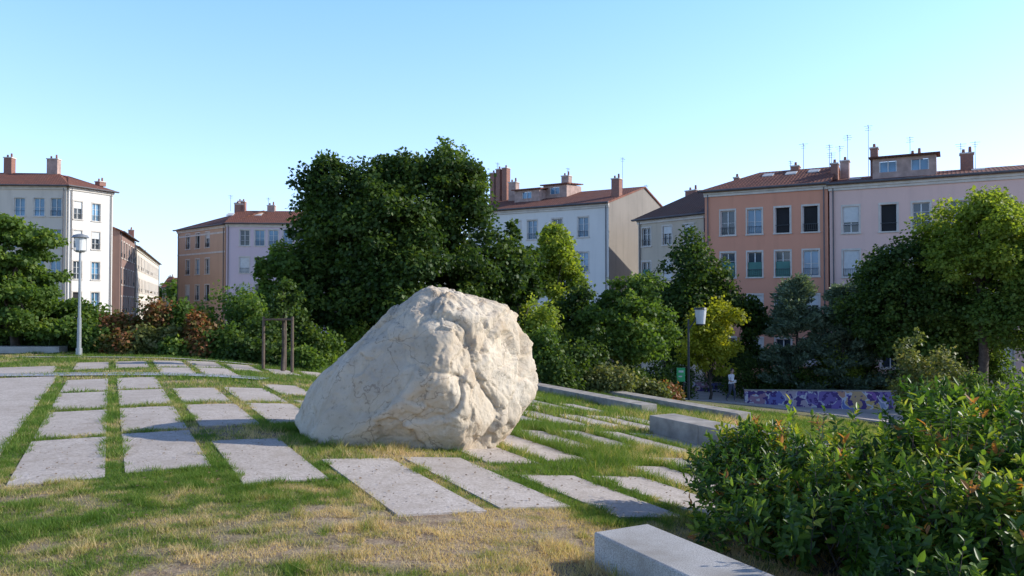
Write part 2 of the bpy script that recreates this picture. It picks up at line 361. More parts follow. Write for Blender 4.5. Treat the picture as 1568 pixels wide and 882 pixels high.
# ---------------------------------------------------------------- leaves
T_DIA=np.array([(0,0,0),(0.45,0.5,0.06),(0,1,0),(-0.45,0.5,0.06)]); F_DIA=np.array([(0,1,2,3)])
T_LAN=np.array([(0,0,0),(0.17,0.32,0.05),(0.13,0.68,0.03),(0,1,-0.04),(-0.13,0.68,0.03),(-0.17,0.32,0.05)]); F_LAN=np.array([(0,1,2,3),(0,3,4,5)])
def crown(name,lobes,mat,parent,ncl=60,nl=15000,leaf=0.28,cs=0.5,flat=0.7,zmin=None):
    Lb=np.array(lobes,float); vol=(Lb[:,3]*Lb[:,4]*Lb[:,5])**0.75
    k=rng.choice(len(Lb),ncl,p=vol/vol.sum()); d=rdir(ncl)
    rad=rng.uniform(0.15,1.0,ncl)**0.5*rng.choice([1,1,1,1.1],ncl)
    cc=Lb[k,:3]+d*np.maximum(Lb[k,3:]-cs*0.5,0.1)*rad[:,None]
    if zmin is not None: cc[:,2]=np.maximum(cc[:,2],zmin+cs*0.3)
    cr=cs*rng.uniform(0.5,1.4,ncl)
    wt=cr**2; k=rng.choice(ncl,nl,p=wt/wt.sum())
    dd=rdir(nl); rr=cr[k]*(rng.random(nl)**0.45)*rng.choice([1,1,1,1.25],nl)
    pos=cc[k]+dd*rr[:,None]*np.array([1,1,flat]); pos[:,2]-=0.12*cr[k]*(dd[:,0]**2+dd[:,1]**2)*2
    yax=norm(dd*0.5+rdir(nl)*0.9+np.array([0,0,-0.3])); zh=norm(dd*0.6+rdir(nl)*0.7+np.array([0,0,0.7]))
    V,F=place(T_DIA,F_DIA,pos,yax,zh,leaf*rng.uniform(0.6,1.3,nl))
    cv=rng.random(ncl); v=np.clip(0.5*cv[k]+0.45*rng.random(nl)+0.12*dd[:,2],0,1)
    np_mesh(name,V,F,mat,v,parent)
    return cc
def autolobes(x,y,top,bot,r,n=6,ry=None):
    ry=ry or r; cz=(top+bot)/2; rz=(top-bot)/2
    L=[(x,y,cz,r*0.74,ry*0.74,rz*0.84)]
    for i in range(n):
        a=i*2.4+rng.random()*1.2; h=rng.uniform(-0.75,0.75); q=rng.uniform(0.38,0.56); w=math.sqrt(max(0.1,1-h*h))
        L.append((x+math.cos(a)*r*(0.98-q)*w*1.15,y+math.sin(a)*ry*(0.98-q)*w,cz+h*rz*(1-q*0.7),r*q,ry*q,min(rz*q*1.1,r*q*1.3)))
    L.append((x+rng.normal()*0.15*r,y,top-rz*0.33,r*0.4,r*0.4,rz*0.33))
    return L
def tree(name,x,y,top,r,mat,trunk=0.18,bot=None,ry=None,ncl=90,nl=15000,leaf=0.22,flat=0.7,cs=None,lobes=None,nlimb=9,nlb=6):
    z0=gz(x,y)-0.1; e=empty(name,(0,0,0))
    bot=z0+0.6 if bot is None else max(bot,z0+0.25)
    cz=(top+bot)/2; rz=(top-bot)/2
    cc=crown('crown',lobes or autolobes(x,y,top,bot,r,nlb,ry),M[mat],e,ncl,nl,leaf,cs or 0.26*r,flat,zmin=bot)
    p=PB(); fork=z0+max(0.6,(bot-z0)*1.0)
    p.tube([(x,y,z0),(x+0.05*r,y,(z0+fork)/2),(x+0.02*r,y,fork),(x,y,cz+rz*0.3)],[trunk*1.3,trunk,trunk*0.8,trunk*0.2],9)
    inner=cc[np.argsort(np.linalg.norm((cc-np.array([x,y,cz])),axis=1))][:max(nlimb*3,10)]
    for q in inner[rng.permutation(len(inner))[:nlimb]]:
        m_=((x+q[0])/2+rng.normal()*0.1*r,(y+q[1])/2,(fork+q[2])/2+0.1*rz)
        p.tube([(x,y,fork*0.95+cz*0.05),m_,tuple(q)],[trunk*0.45,trunk*0.25,trunk*0.06],6)
    p.obj('trunk_and_limbs',M['bark'],e,True); return e
def treepx(name,px,d,ytop,wpx,mat,ybot=None,**k):
    return tree(name,PX(px,d),d,PZ(ytop,d),wpx/2/FPX*d,mat,bot=None if ybot is None else PZ(ybot,d),**k)
def shrub(name,px,d,ytop,wpx,mat,nl=4500,leaf=0.12,ybot=None,ry=None):
    x=PX(px,d); z0=gz(x,d); top=PZ(ytop,d); r=wpx/2/FPX*d
    e=empty(name); z0=max(z0,top-3.2)
    lob=autolobes(x,d,top,z0,r,4,r*0.9); lob.append((x,d,z0+0.25*(top-z0),r*0.85,r*0.8,(top-z0)*0.3))
    cc=crown('leaves',lob,M[mat],e,40,nl,leaf,0.27*r+0.08,0.9)
    p=PB()
    for q in cc[:8]: p.tube([(x+rng.normal()*0.1,d,gz(x,d)-0.05),((x+q[0])/2,(d+q[1])/2,(z0+q[2])/2),tuple(q)],[0.03,0.02,0.008],5)
    p.obj('stems',M['bark'],e,True)
D=33.0
def lob(px,py,rx,rz,dy=0,ry=None): return (PX(px,D),D+dy,PZ(py,D),rx/FPX*D,(ry or rx)/FPX*D,rz/FPX*D)
big=[lob(600,370,125,120),lob(590,345,90,90,-1.2),lob(520,300,60,62,-0.4),lob(500,350,58,80,0.6),lob(600,300,75,72,0.5),lob(683,310,66,78,-0.3),lob(715,375,70,75),lob(705,285,44,50,0.3),lob(560,262,50,36),lob(508,258,46,34),lob(485,300,38,48),lob(478,360,40,64,-0.5),lob(495,405,46,50,-0.8),
     lob(640,258,45,32),lob(690,262,42,30),lob(722,290,36,50,-0.5),lob(728,262,26,30),lob(600,250,44,28),lob(650,430,120,90,-1.0),lob(530,450,90,80,-1),lob(740,430,60,70,0.5),lob(775,400,45,60),lob(600,480,130,60,-0.5),lob(475,420,40,50),lob(640,270,70,40,-0.8)]
tree('maple_tree',PX(600,D),D,PZ(225,D),4.0,'fol_dark',trunk=0.30,bot=PZ(520,D),ncl=560,nl=140000,leaf=0.165,cs=0.60,lobes=big,nlimb=14)
tree('poplar_tree',PX(688,40),40,PZ(203,40),1.2,'fol_mid',trunk=0.12,bot=PZ(300,40),ncl=50,nl=1800,leaf=0.16,cs=0.3,nlimb=24)
treepx('ash_tree',432,31,362,95,'fol_mid',ybot=540,ncl=90,nl=14000,leaf=0.16,trunk=0.1)
treepx('ash_tree',790,35,335,90,'fol_dark',ybot=570,ncl=90,nl=16000,leaf=0.17,trunk=0.12)
treepx('ash_tree',778,37,400,110,'fol_light',ybot=570,ncl=60,nl=9000,leaf=0.17,trunk=0.1)
treepx('birch_tree',858,46,316,105,'fol_light',ybot=520,ncl=90,nl=13000,leaf=0.2,trunk=0.12,nlb=8)
treepx('small_tree',960,32,412,195,'fol_mid',ybot=575,ncl=130,nl=20000,leaf=0.15,trunk=0.1,flat=0.45,cs=0.45)
treepx('small_tree',890,34,430,110,'fol_dark',ybot=590,ncl=90,nl=12000,leaf=0.16,trunk=0.1)
treepx('ash_tree',1052,49,345,150,'fol_dark',ybot=570,ncl=110,nl=19000,leaf=0.22,trunk=0.16)
treepx('ash_tree',1020,50,400,120,'fol_mid',ybot=590,ncl=80,nl=12000,leaf=0.22,trunk=0.16)
treepx('linden_tree',1086,44,443,105,'fol_yellow',ybot=590,ncl=70,nl=11000,leaf=0.17,trunk=0.08)
treepx('ash_tree',1145,51,425,90,'fol_dark',ybot=600,ncl=70,nl=12000,leaf=0.22,trunk=0.12)
treepx('plane_tree',1385,42,343,200,'fol_dark',ybot=590,ncl=170,nl=34000,leaf=0.19,trunk=0.2,nlb=9,cs=0.7)
treepx('plane_tree',1500,40,285,205,'fol_light',ybot=450,ncl=170,nl=30000,leaf=0.18,trunk=0.22,nlb=10,cs=0.6)
treepx('plane_tree',1500,41,380,215,'fol_mid',ybot=590,ncl=160,nl=30000,leaf=0.18,trunk=0.2,nlb=10,cs=0.7)
treepx('plane_tree',1610,38,330,170,'fol_mid',ybot=590,ncl=100,nl=18000,leaf=0.18,trunk=0.2)
treepx('plane_tree',1325,47,410,110,'fol_mid',ybot=600,ncl=80,nl=13000,leaf=0.21,trunk=0.14)
treepx('plane_tree',1440,46,400,190,'fol_dark',ybot=600,ncl=100,nl=18000,leaf=0.22,trunk=0.14)
zt=PZ(328,27); zb=PZ(512,27); tiers=[]
for i in range(16):
    h=i/15; a=i*2.4; R=2.6*(1-0.5*h)*(0.75+0.25*rng.random())
    tiers.append((PX(20,27)+math.cos(a)*R*0.55,27+math.sin(a)*R*0.55,zb+(zt-zb)*(0.06+0.87*h),R*0.66,R*0.62,0.40))
tree('acacia_tree',PX(20,27),27,zt,2.5,'fol_mid',trunk=0.16,bot=zb-0.2,ncl=240,nl=46000,leaf=0.13,flat=0.4,cs=0.38,lobes=tiers,nlimb=26)
def conifer(px,d,ytop,wpx,nl=24000):
    x=PX(px,d); z0=gz(x,d); top=PZ(ytop,d); R=wpx/2/FPX*d; e=empty('cedar_tree')
    nb=110; zz=rng.uniform(0.03,1,nb)**0.85; an=rng.random(nb)*2*np.pi; L=R*(1.05-zz)**0.6*rng.uniform(0.6,1.15,nb)
    k=rng.integers(0,nb,nl); u=rng.random(nl)**0.6
    base=np.stack([x+np.cos(an[k])*L[k]*u,d+np.sin(an[k])*L[k]*u,z0+(top-z0)*zz[k]+0.25*u*u+0*u],-1)+rng.normal(0,0.13,(nl,3))*np.array([1,1,0.6])*(R/2)
    yax=norm(np.stack([np.cos(an[k]),np.sin(an[k]),0.5+0*u],-1)+rdir(nl)*0.8)
    V,F=place(T_DIA*np.array([0.5,1,1]),F_DIA,base,yax,norm(rdir(nl)+np.array([0,0,1.])),0.24*rng.uniform(0.6,1.3,nl))
    np_mesh('needles',V,F,M['fol_blue'],np.clip(rng.random(nl)*0.6+0.4*(zz[k]),0,1),e)
    p=PB(); p.tube([(x,d,z0-0.1),(x,d,top)],[0.14,0.02],7)
    for i in range(nb): p.tube([(x,d,z0+(top-z0)*zz[i]),(x+math.cos(an[i])*L[i],d+math.sin(an[i])*L[i],z0+(top-z0)*zz[i]+0.2)],[0.03,0.006],4)
    p.obj('trunk_and_limbs',M['bark'],e,True)
conifer(1220,46,432,140); conifer(1290,45,445,130)
for px,d,yt,w,mt in [(60,28.5,455,110,'fol_dark'),(130,27.5,465,90,'fol_mid'),(185,26.5,478,80,'fol_red'),(228,26.8,450,90,'fol_red'),(275,27,462,70,'fol_mid'),(310,26.2,478,85,'fol_red'),(262,26,500,60,'fol_olive'),(350,28,432,120,'fol_mid'),(385,27,450,90,'fol_mid'),(345,25.5,500,90,'fol_mid'),(395,26,495,90,'fol_dark'),(150,26,500,70,'fol_mid'),(95,27,490,70,'fol_dark'),(215,25.8,505,70,'fol_olive'),(455,27,470,90,'fol_dark'),(495,28,500,90,'fol_mid'),(540,30,490,100,'fol_light'),(-20,28,470,110,'fol_dark'),(300,29,455,90,'fol_mid'),(10,29,490,90,'fol_dark'),(600,31,500,110,'fol_dark'),(430,25,525,80,'fol_dark'),(375,25,520,70,'fol_dark'),(465,24,540,60,'fol_mid'),(270,25.5,525,60,'fol_mid'),(310,25.5,520,60,'fol_red'),(185,25.6,515,60,'fol_red')]:
    shrub('shrub',px,d,yt,w,mt)
for px,d,yt,w,mt in [(815,30,440,95,'fol_light'),(845,31,470,80,'fol_light'),(838,28,500,90,'fol_mid'),(880,28,520,90,'fol_dark'),(905,30,490,80,'fol_dark'),(930,27.5,562,90,'fol_olive'),(985,29,582,80,'fol_olive'),(1020,31,592,60,'fol_red'),(860,27,555,90,'fol_dark'),(960,30,548,80,'fol_dark'),(1000,36,545,80,'fol_dark'),(1140,47,530,80,'fol_dark'),(1185,46,560,70,'fol_dark'),(1040,44,550,60,'fol_dark'),
    (1290,45,520,100,'fol_light'),(1250,46,552,80,'fol_mid'),(1345,45,550,80,'fol_olive'),(1405,30,500,90,'fol_olive'),(1445,29,535,100,'fol_olive'),(1490,28,560,80,'fol_mid'),(1435,25,572,80,'fol_olive'),(1545,28,590,110,'fol_mid'),(1395,33,560,60,'fol_mid'),
    (1210,50,560,110,'fol_dark'),(1300,48,550,120,'fol_dark'),(1100,52,560,90,'fol_dark'),(1400,45,540,130,'fol_dark'),(1500,42,545,130,'fol_dark')]:
    shrub('shrub',px,d,yt,w,mt)
e=empty('distant_trees')
for px,d,yt,w in [(255,170,428,40),(235,175,436,40),(275,165,432,30),(300,150,440,50)]:
    crown('crown',autolobes(PX(px,d),d,PZ(yt,d),PZ(yt,d)-9,w/2/FPX*d*1.3),M['fol_mid'],e,30,3500,0.8,1.2,0.9)

# ---------------------------------------------------------------- near bush
def bush():
    e=empty('foreground_bush')
    E=np.array([(2.25,7.0,-0.10,0.55,0.8,0.54),(2.9,6.6,-0.15,0.7,0.9,0.62),(2.3,5.6,-0.12,0.55,0.6,0.52),(3.25,5.5,0.06,0.7,0.8,0.64),(2.75,4.6,-0.10,0.7,0.7,0.58),
       (3.9,6.6,0.10,0.8,0.9,0.68),(4.5,6.2,0.12,0.9,0.9,0.68),(3.6,4.7,0.12,0.8,0.8,0.64),(2.35,4.35,-0.22,0.45,0.5,0.38),(3.1,3.9,-0.15,0.6,0.6,0.5),(5.3,7.4,0.0,0.9,0.9,0.68),(2.0,6.2,-0.25,0.4,0.6,0.42),(4.3,5.2,0.12,0.8,0.7,0.64)])
    area=(E[:,3]*E[:,4]+E[:,3]*E[:,5]+E[:,4]*E[:,5]); ns=6200
    k=rng.choice(len(E),ns,p=area/area.sum()); d=rdir(ns); d[:,2]=np.abs(d[:,2])*np.where(rng.random(ns)<0.8,1,-1)
    base=E[k,:3]+d*E[k,3:]*rng.uniform(0.55,0.97,ns)[:,None]
    lump=np.array([mnoise.noise(Vector(tuple(q*2.0))) for q in base]); base+=d*(lump*0.36)[:,None]
    ok=(base[:,2]>ground(base[:,0],base[:,1])-0.05)&(SV[0]*base[:,0]+SV[1]*base[:,1]>3.42)
    base=base[ok]; d=d[ok]; ns=len(base)
    ax=norm(d*0.8+np.array([0,0,0.65])+rdir(ns)*0.55); L=rng.uniform(0.08,0.24,ns)*(1+0.9*(rng.random(ns)<0.06))
    nlv=12
    P=[];Yx=[];Zh=[];Sz=[];Vr=[]
    a=np.cross(ax,np.array([0.3,0.5,0.8])); a=norm(a); b_=np.cross(ax,a)
    ph=rng.random(ns)*6.28
    yel=np.clip(vn(base[:,0],base[:,1],1.3,11)*1.2-0.36+0.5*np.exp(-((base[:,0]-2.3)**2+(base[:,1]-5.6)**2)/0.6),0,0.62)
    rnd=rng.random(ns)
    for j in range(nlv):
        u=(j+0.5)/nlv; an=ph+j*2.4
        rad=a*np.cos(an)[:,None]+b_*np.sin(an)[:,None]
        P.append(base+ax*(L*u)[:,None]); Yx.append(norm(rad*(1.2-0.6*u)+ax*(0.2+0.8*u)+rng.normal(0,0.22,(ns,3))+np.array([0,0,-0.12]))); Zh.append(norm(ax+rdir(ns)*0.35))
        v=np.clip(0.08+0.36*rnd+yel*(0.4+0.7*u)+rng.normal(0,0.12,ns),0,0.93); v=np.where(rnd>0.94,np.clip(v+0.5*u,0,1),v); Vr.append(v)
        Sz.append(rng.uniform(0.055,0.125,ns)*(1-0.3*u))
    P=np.concatenate(P);V,F=place(T_LAN*np.array([1.2,1,1.3]),F_LAN,P,np.concatenate(Yx),np.concatenate(Zh),np.concatenate(Sz))
    np_mesh('leaves',V,F,M['fol_bush'],np.repeat(np.concatenate(Vr),2),e)
    p=PB()
    for i in range(0,ns,2):
        p.tube([tuple(base[i]-ax[i]*0.12),tuple(base[i]+ax[i]*L[i])],[0.004,0.0015],4)
    for q in E:
        for _ in range(7):
            x0=q[0]+rng.normal()*0.12; y0=q[1]+rng.normal()*0.12; dd=rdir(1)[0]; dd[2]=abs(dd[2])
            p.tube([(x0,y0,gz(x0,y0)-0.03),(x0+dd[0]*q[3]*0.4,y0+dd[1]*q[4]*0.4,(q[2]+gz(x0,y0))/2+0.1),tuple(q[:3]+dd*q[3:]*0.8)],[0.012,0.009,0.004],5)
    p.obj('stems',M['bark'],e,True)
bush()

# ---------------------------------------------------------------- the rock
import bmesh
def rock():
    bm=bmesh.new(); bmesh.ops.create_icosphere(bm,subdivisions=7,radius=1.0)
    me=bpy.data.meshes.new('boulder'); bm.to_mesh(me); bm.free()
    n=len(me.vertices); co=np.empty(n*3,np.float32); me.vertices.foreach_get('co',co); D=norm(co.reshape(-1,3).astype(float))
    PL=[(-.623,.12,.77,.85),(-.943,0,.331,1.42),(-.437,.1,.9,.94),(.232,.1,.96,1.07),(.842,0,.539,1.60),(.96,.1,.277,1.72),(.998,.1,-.05,1.78),(.796,0,-.606,1.50),
        (.80,-.58,.12,.92),(.62,-.52,.58,1.05),(-.30,-.88,.33,.97),(.12,-.62,.78,1.04),(.2,-.9,-.42,1.12),(-.75,-.45,.3,1.2),(0,1,.2,1.2),(-.6,.75,.3,1.15),(.6,.75,.2,1.35),(0,0,-1,1.3),(-.8,-.3,-.5,1.8),(-.62,-.3,.72,.85),(.7,-.5,-.5,1.25)]
    N_=norm(np.array([p[:3] for p in PL])); d0=np.array([p[3] for p in PL])
    def rad(D,N_,d0,kk):
        dots=D@N_.T; R=np.where(dots>0.02,d0/np.maximum(dots,0.02),50)
        return -np.log(np.exp(-kk*np.minimum(R,4)).sum(1))/kk
    r2=np.random.default_rng(5)
    cn=norm(r2.normal(size=(55,3))); 
    allp=D*rad(D,N_,d0,60)[:,None]
    sup=(allp@cn.T).max(0)
    cd=sup*r2.uniform(0.93,0.99,55)
    r=rad(D,np.concatenate([N_,cn]),np.concatenate([d0,cd]),70.0)
    P=D*r[:,None]
    Vn=mnoise
    disp=np.empty(n)
    for i in range(n):
        p=P[i]; v=Vector((p[0],p[1],p[2]))
        w=Vn.noise_vector(v*1.6)*0.18+Vn.noise_vector(v*6)*0.03
        q=v+w
        right=min(1,max(0,(p[0]+0.1)*1.8))
        tot=Vn.noise(q*1.1)*0.04
        for sc,am,off in ((1.0,0.20,0.045),(2.3,0.20,0.028),(5.5,0.18,0.011)):
            qq=q*sc; ds,pts=Vn.voronoi(qq)
            c=pts[0]; hsh=Vn.noise_vector(c*3.71+Vector((3.3,1.7,9.2)))
            loc=(qq-c)/sc
            a=am*(0.40+0.6*right if sc>2 else 0.75)
            tot+=loc.dot(hsh)*a*1.6+hsh.x*off*(0.5+0.7*right)
            e_=ds[1]-ds[0]
            if e_<0.07: tot-=(0.07-e_)*0.4/sc*(0.5+right)
        top=min(1,max(0,(p[2]-0.7)*3))
        tot=max(-0.12,min(tot,0.12-0.07*top))
        disp[i]=tot+Vn.fractal(v*7,0.75,2.1,5)*0.012
    P=P+D*disp[:,None]
    P=P*0.99+np.array([-1.13,10.5,0.8])
    me.vertices.foreach_set('co',P.astype(np.float32).ravel()); me.update()
    me.polygons.foreach_set('use_smooth',[True]*len(me.polygons)); me.materials.append(M['rock'])
    link(bpy.data.objects.new('boulder',me))
rock()

# ---------------------------------------------------------------- low walls
def wall_st(name,s0,s1,t0,t1,top,mat='concrete',block=1.6,bot=-0.5,vis=0.0):
    e=empty(name); t=t0; p=PB(); zt=top
    while t<t1-0.01:
        te=min(t+block,t1)
        c=[st(s0,t+0.004),st(s1,t+0.004),st(s1,te-0.004),st(s0,te-0.004)]
        V=[(a,b,zt+bot) for a,b in c]+[(a,b,zt) for a,b in c]
        p.add(V,[(0,3,2,1),(4,5,6,7),(0,1,5,4),(1,2,6,5),(2,3,7,6),(3,0,4,7)]); t=te
    p.obj('blocks',M[mat],e,bevel=0.012); return e
wall_st('stone_bench_wall',2.86,3.30,-2.8,4.4,0.10,block=1.2)
wall_st('terrace_wall',12.2,12.7,16.5,27,-1.20+0.22,'stone_wall',3)
wall_st('terrace_wall',15.2,15.7,16.2,24,-1.6+0.25,'stone_wall',3)
wall_st('terrace_wall',9.2,9.8,7.8,12.2,-0.87+0.36,'stone_wall',3)
p=PB(); p.box(-24,-15.0,26.0,26.5,-0.3,0.22); o=p.obj('stone_bench_wall',M['concrete'],bevel=0.015)

# ---------------------------------------------------------------- street furniture
def lamp(px,d,ytop):
    x=PX(px,d); z0=gz(x,d); zt=PZ(ytop,d); e=empty('street_lamp')
    p=PB(); p.cyl(x,d,z0-0.1,z0+0.25,0.10,0.09,14); p.cyl(x,d,z0+0.25,z0+1.2,0.065,0.06,12); p.cyl(x,d,z0+1.2,zt-0.55,0.045,0.035,12); p.obj('pole',M['steel'],e,False)
    p=PB(); p.cyl(x,d,zt-0.12,zt-0.04,0.26,0.2,18); p.cyl(x,d,zt-0.04,zt,0.2,0.05,18); p.cyl(x,d,zt-0.58,zt-0.52,0.12,0.17,14); 
    for a in range(4): p.cyl(x+0.17*math.cos(a*1.571+.4),d+0.17*math.sin(a*1.571+.4),zt-0.55,zt-0.1,0.012,0.012,5)
    p.obj('lantern_cage',M['steel'],e); p=PB(); p.cyl(x,d,zt-0.52,zt-0.13,0.12,0.16,16); p.obj('lantern_glass',M['lampglass'],e)
lamp(122,24.6,358)
x=PX(1054,40); d=40; z0=gz(x,d); e=empty('street_lamp')
p=PB(); p.cyl(x,d,z0-0.1,PZ(488,d),0.07,0.05,10); p.tube([(x,d,PZ(505,d)),(x+0.3,d,PZ(492,d)),(x+0.6,d,PZ(470,d))],[0.035,0.03,0.03]); p.cyl(x+0.62,d,PZ(474,d),PZ(471,d),0.34,0.3,16); p.cyl(x+0.62,d,PZ(498,d),PZ(496,d),0.2,0.24,16); p.obj('pole',M['darksteel'],e)
p=PB(); p.cyl(x+0.62,d,PZ(496,d),PZ(474,d),0.22,0.3,16); p.obj('lantern_glass',M['lampglass'],e)
x=PX(1042,38); z0=gz(x,38); e=empty('park_sign'); p=PB(); p.box(x-0.2,x+0.2,37.97,38.03,PZ(584,38),PZ(563,38)); p.obj('panel',M['greensign'],e,bevel=0.01)
p=PB(); p.cyl(x-0.15,38.06,z0-0.1,PZ(562,38),0.03,0.03,8); p.cyl(x+0.15,38.06,z0-0.1,PZ(562,38),0.03,0.03,8); p.obj('posts',M['darksteel'],e)
p=PB(); p.box(x-0.12,x+0.12,37.955,37.968,PZ(570,38),PZ(567,38)); p.box(x-0.12,x+0.05,37.955,37.968,PZ(577,38),PZ(575,38)); p.obj('lettering',M['frame'],e)
e=empty('tree_guard'); d=22; p=PB()
xa,xb=PX(404,d),PX(448,d); zt=PZ(487,d)
for (xx,yy) in ((xa,22),(xb,22),((xa+xb)/2,22.7)):
    p.cyl(xx,yy,gz(xx,yy)-0.1,zt+0.04,0.045,0.04,9)
p.tube([(xa,22,zt-0.04),(xb,22,zt-0.04)],[0.03,0.03]); p.tube([(xa,22,zt-0.04),((xa+xb)/2,22.7,zt-0.04)],[0.03,0.03]); p.tube([(xb,22,zt-0.04),((xa+xb)/2,22.7,zt-0.04)],[0.03,0.03])
p.obj('stakes',M['wood'],e)
tree('young_tree',(xa+xb)/2+0.05,22.3,PZ(425,22),0.55,'fol_dark',trunk=0.05,bot=PZ(490,22),ncl=30,nl=1800,leaf=0.1)
def gwall(p0,p1,h,name='graffiti_wall'):
    L=math.hypot(p1[0]-p0[0],p1[1]-p0[1]); a=math.atan2(p1[1]-p0[1],p1[0]-p0[0]); z=min(gz(*p0),gz(*p1))
    e=empty(name,(p0[0],p0[1],z),a); p=PB(); p.box(0,L,0,0.2,-0.3,h); p.obj('wall',M['graffiti'],e); p=PB(); p.box(-0.03,L+0.03,-0.04,0.24,h+0.003,h+0.06); p.obj('coping',M['stone_wall'],e,bevel=0.01)
gwall((PX(1140,42),42),(PX(1380,41.5),41.5),0.98); gwall((PX(1060,52),52),(PX(1112,51),51),0.65); 

# ---------------------------------------------------------------- buildings
def building(name,P0,P1,depth,z0,eave,rise,wall,wins=None,cols=None,rows=None,style=None,roof='tile',hipL=0,hipR=0,chims=(),ants=(),skyl=(),cornice=True,ww=1.05,wh=1.85,trim=True,parent=None,rooflip=0.4,dormers=(),bands=(),sidewall=None):
    P0=Vector((P0[0],P0[1])); P1=Vector((P1[0],P1[1])); L=(P1-P0).length; a=math.atan2(P1.y-P0.y,P1.x-P0.x)
    e=empty(name,(P0.x,P0.y,0),a); f=(P1-P0).normalized(); nin=Vector((-f.y,f.x))
    def u_of(px,dep=0):
        k=(px-784)/FPX; o=P0+nin*dep; return (k*o.y-o.x)/(f.x-k*f.y)
    def d_of(u,dep=0): return (P0+nin*dep+f*u).y
    if cols is None: cols=[1.3+i*(L-2.6)/max(1,round((L-2.6)/2.6)) for i in range(round((L-2.6)/2.6)+1)]
    else: cols=[u_of(c) for c in cols]
    cols=sorted(c for c in cols if ww/2+0.2<c<L-ww/2-0.2)
    xsb=[0]; 
    for c in cols: xsb+=[c-ww/2,c+ww/2]
    xsb.append(L); zsb=[z0]
    for r in sorted(rows): zsb+=[r-wh/2,r+wh/2]
    zsb.append(eave)
    W=PB();FR=PB();GL=PB();GB=PB();BL=PB();DK=PB();TR=PB();SH=PB();RL=PB();SW=PB()
    rr=random.Random(int(L*10)*7+len(cols)+int(P0.x*3))
    for j in range(len(zsb)-1):
        for i in range(len(xsb)-1):
            x0,x1,za,zb=xsb[i],xsb[i+1],zsb[j],zsb[j+1]
            if i%2==1 and j%2==1:
                D=0.24
                W.add([(x0,0,za),(x1,0,za),(x1,0,zb),(x0,0,zb),(x0,D,za),(x1,D,za),(x1,D,zb),(x0,D,zb)],[(0,1,5,4),(1,2,6,5),(2,3,7,6),(3,0,4,7)])
                ci=(i-1)//2; ri=(j-1)//2
                stl=(style or {}).get((ci,ri)) or rr.choice(['glass','glass','glassblue','blind','dark','half','glass'])
                y=D
                if stl=='dark': DK.box(x0,x1,D-0.02,D+1.0,za,zb)
                else: (GB if stl=='glassblue' else GL).add([(x0,y-.03,za),(x1,y-.03,za),(x1,y-.03,zb),(x0,y-.03,zb)],[(0,1,2,3)])
                fw=0.055
                if stl!='dark':
                    for q in ((x0,x0+fw,za,zb),(x1-fw,x1,za,zb),((x0+x1)/2-.035,(x0+x1)/2+.035,za+fw,zb-fw),(x0+fw,x1-fw,za,za+fw),(x0+fw,x1-fw,zb-fw,zb)):
                        FR.box(q[0],q[1],D-0.10,D-0.035,q[2],q[3])
                    for hz in ((0.33,0.66) if rr.random()<0.5 else (0.5,)):
                        zc=za+(zb-za)*hz; FR.box(x0+fw,(x0+x1)/2-.05,D-0.08,D-0.04,zc-.014,zc+.014); FR.box((x0+x1)/2+.05,x1-fw,D-0.08,D-0.04,zc-.014,zc+.014)
                else:
                    FR.box(x0,x0+fw,D-0.12,D+0.3,za,zb); FR.box(x1-fw,x1,D-0.12,D+0.3,za,zb)
                if stl=='blind': BL.box(x0+0.02,x1-0.02,D-0.16,D-0.12,za+(zb-za)*0.05,zb)
                if stl=='half': BL.box(x0+0.02,x1-0.02,D-0.16,D-0.12,za+(zb-za)*rr.choice([0.4,0.6]),zb)
                if stl=='green': SH.box(x0+0.03,x1-0.03,D-0.16,D-0.12,za,za+(zb-za)*0.6)
                if trim:
                    t_=0.11
                    TR.box(x0-t_,x0-.003,-0.02,0.04,za,zb); TR.box(x1+.003,x1+t_,-0.02,0.04,za,zb); TR.box(x0-t_,x1+t_,-0.025,0.05,zb+.003,zb+0.14)
                    TR.box(x0-t_-0.03,x1+t_+0.03,-0.10,0.06,za-0.10,za-.003)
                RL.box(x0,x1,-0.05,-0.02,za+0.55,za+0.58)
                if rr.random()<0.6:
                    RL.box(x0,x1,-0.05,-0.02,za+0.12,za+0.14)
                    for q in range(8):
                        xx=x0+0.03+(x1-x0-0.06)*q/7; RL.box(xx-.008,xx+.008,-0.045,-0.025,za+0.14,za+0.55)
            else:
                W.add([(x0,0,za),(x1,0,za),(x1,0,zb),(x0,0,zb)],[(0,1,2,3)])
    rid=eave+rise; hd=depth/2
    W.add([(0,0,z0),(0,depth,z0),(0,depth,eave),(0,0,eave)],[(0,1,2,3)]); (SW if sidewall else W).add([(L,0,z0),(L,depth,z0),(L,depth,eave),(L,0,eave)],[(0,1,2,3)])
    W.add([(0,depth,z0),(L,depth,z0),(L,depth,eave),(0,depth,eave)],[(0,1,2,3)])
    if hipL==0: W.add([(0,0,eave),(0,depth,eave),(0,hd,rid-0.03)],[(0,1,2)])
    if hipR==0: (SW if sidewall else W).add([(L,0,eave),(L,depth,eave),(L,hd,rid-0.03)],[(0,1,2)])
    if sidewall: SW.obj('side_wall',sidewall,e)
    W.obj('walls',wall,e); GL.obj('window_glass',M['glass'],e); GB.obj('window_glass_sky',M['glassblue'],e); FR.obj('window_frames',M['frame'],e); BL.obj('blinds',M['blind'],e); DK.obj('open_windows',M['dark'],e); TR.obj('window_surrounds',M['trim'],e); SH.obj('curtains',M['shutter'],e); RL.obj('window_rails',M['darksteel'],e)
    C=PB()
    if cornice:
        C.box(-0.05,L+0.05,-0.22,-0.003,eave-0.32,eave-0.02); C.box(-0.05,L+0.05,-0.12,-0.004,eave-0.5,eave-0.323)
    for bz in bands: C.box(0,L,-0.05,-0.005,bz-0.1,bz+0.1)
    C.obj('cornice',M['trim'],e)
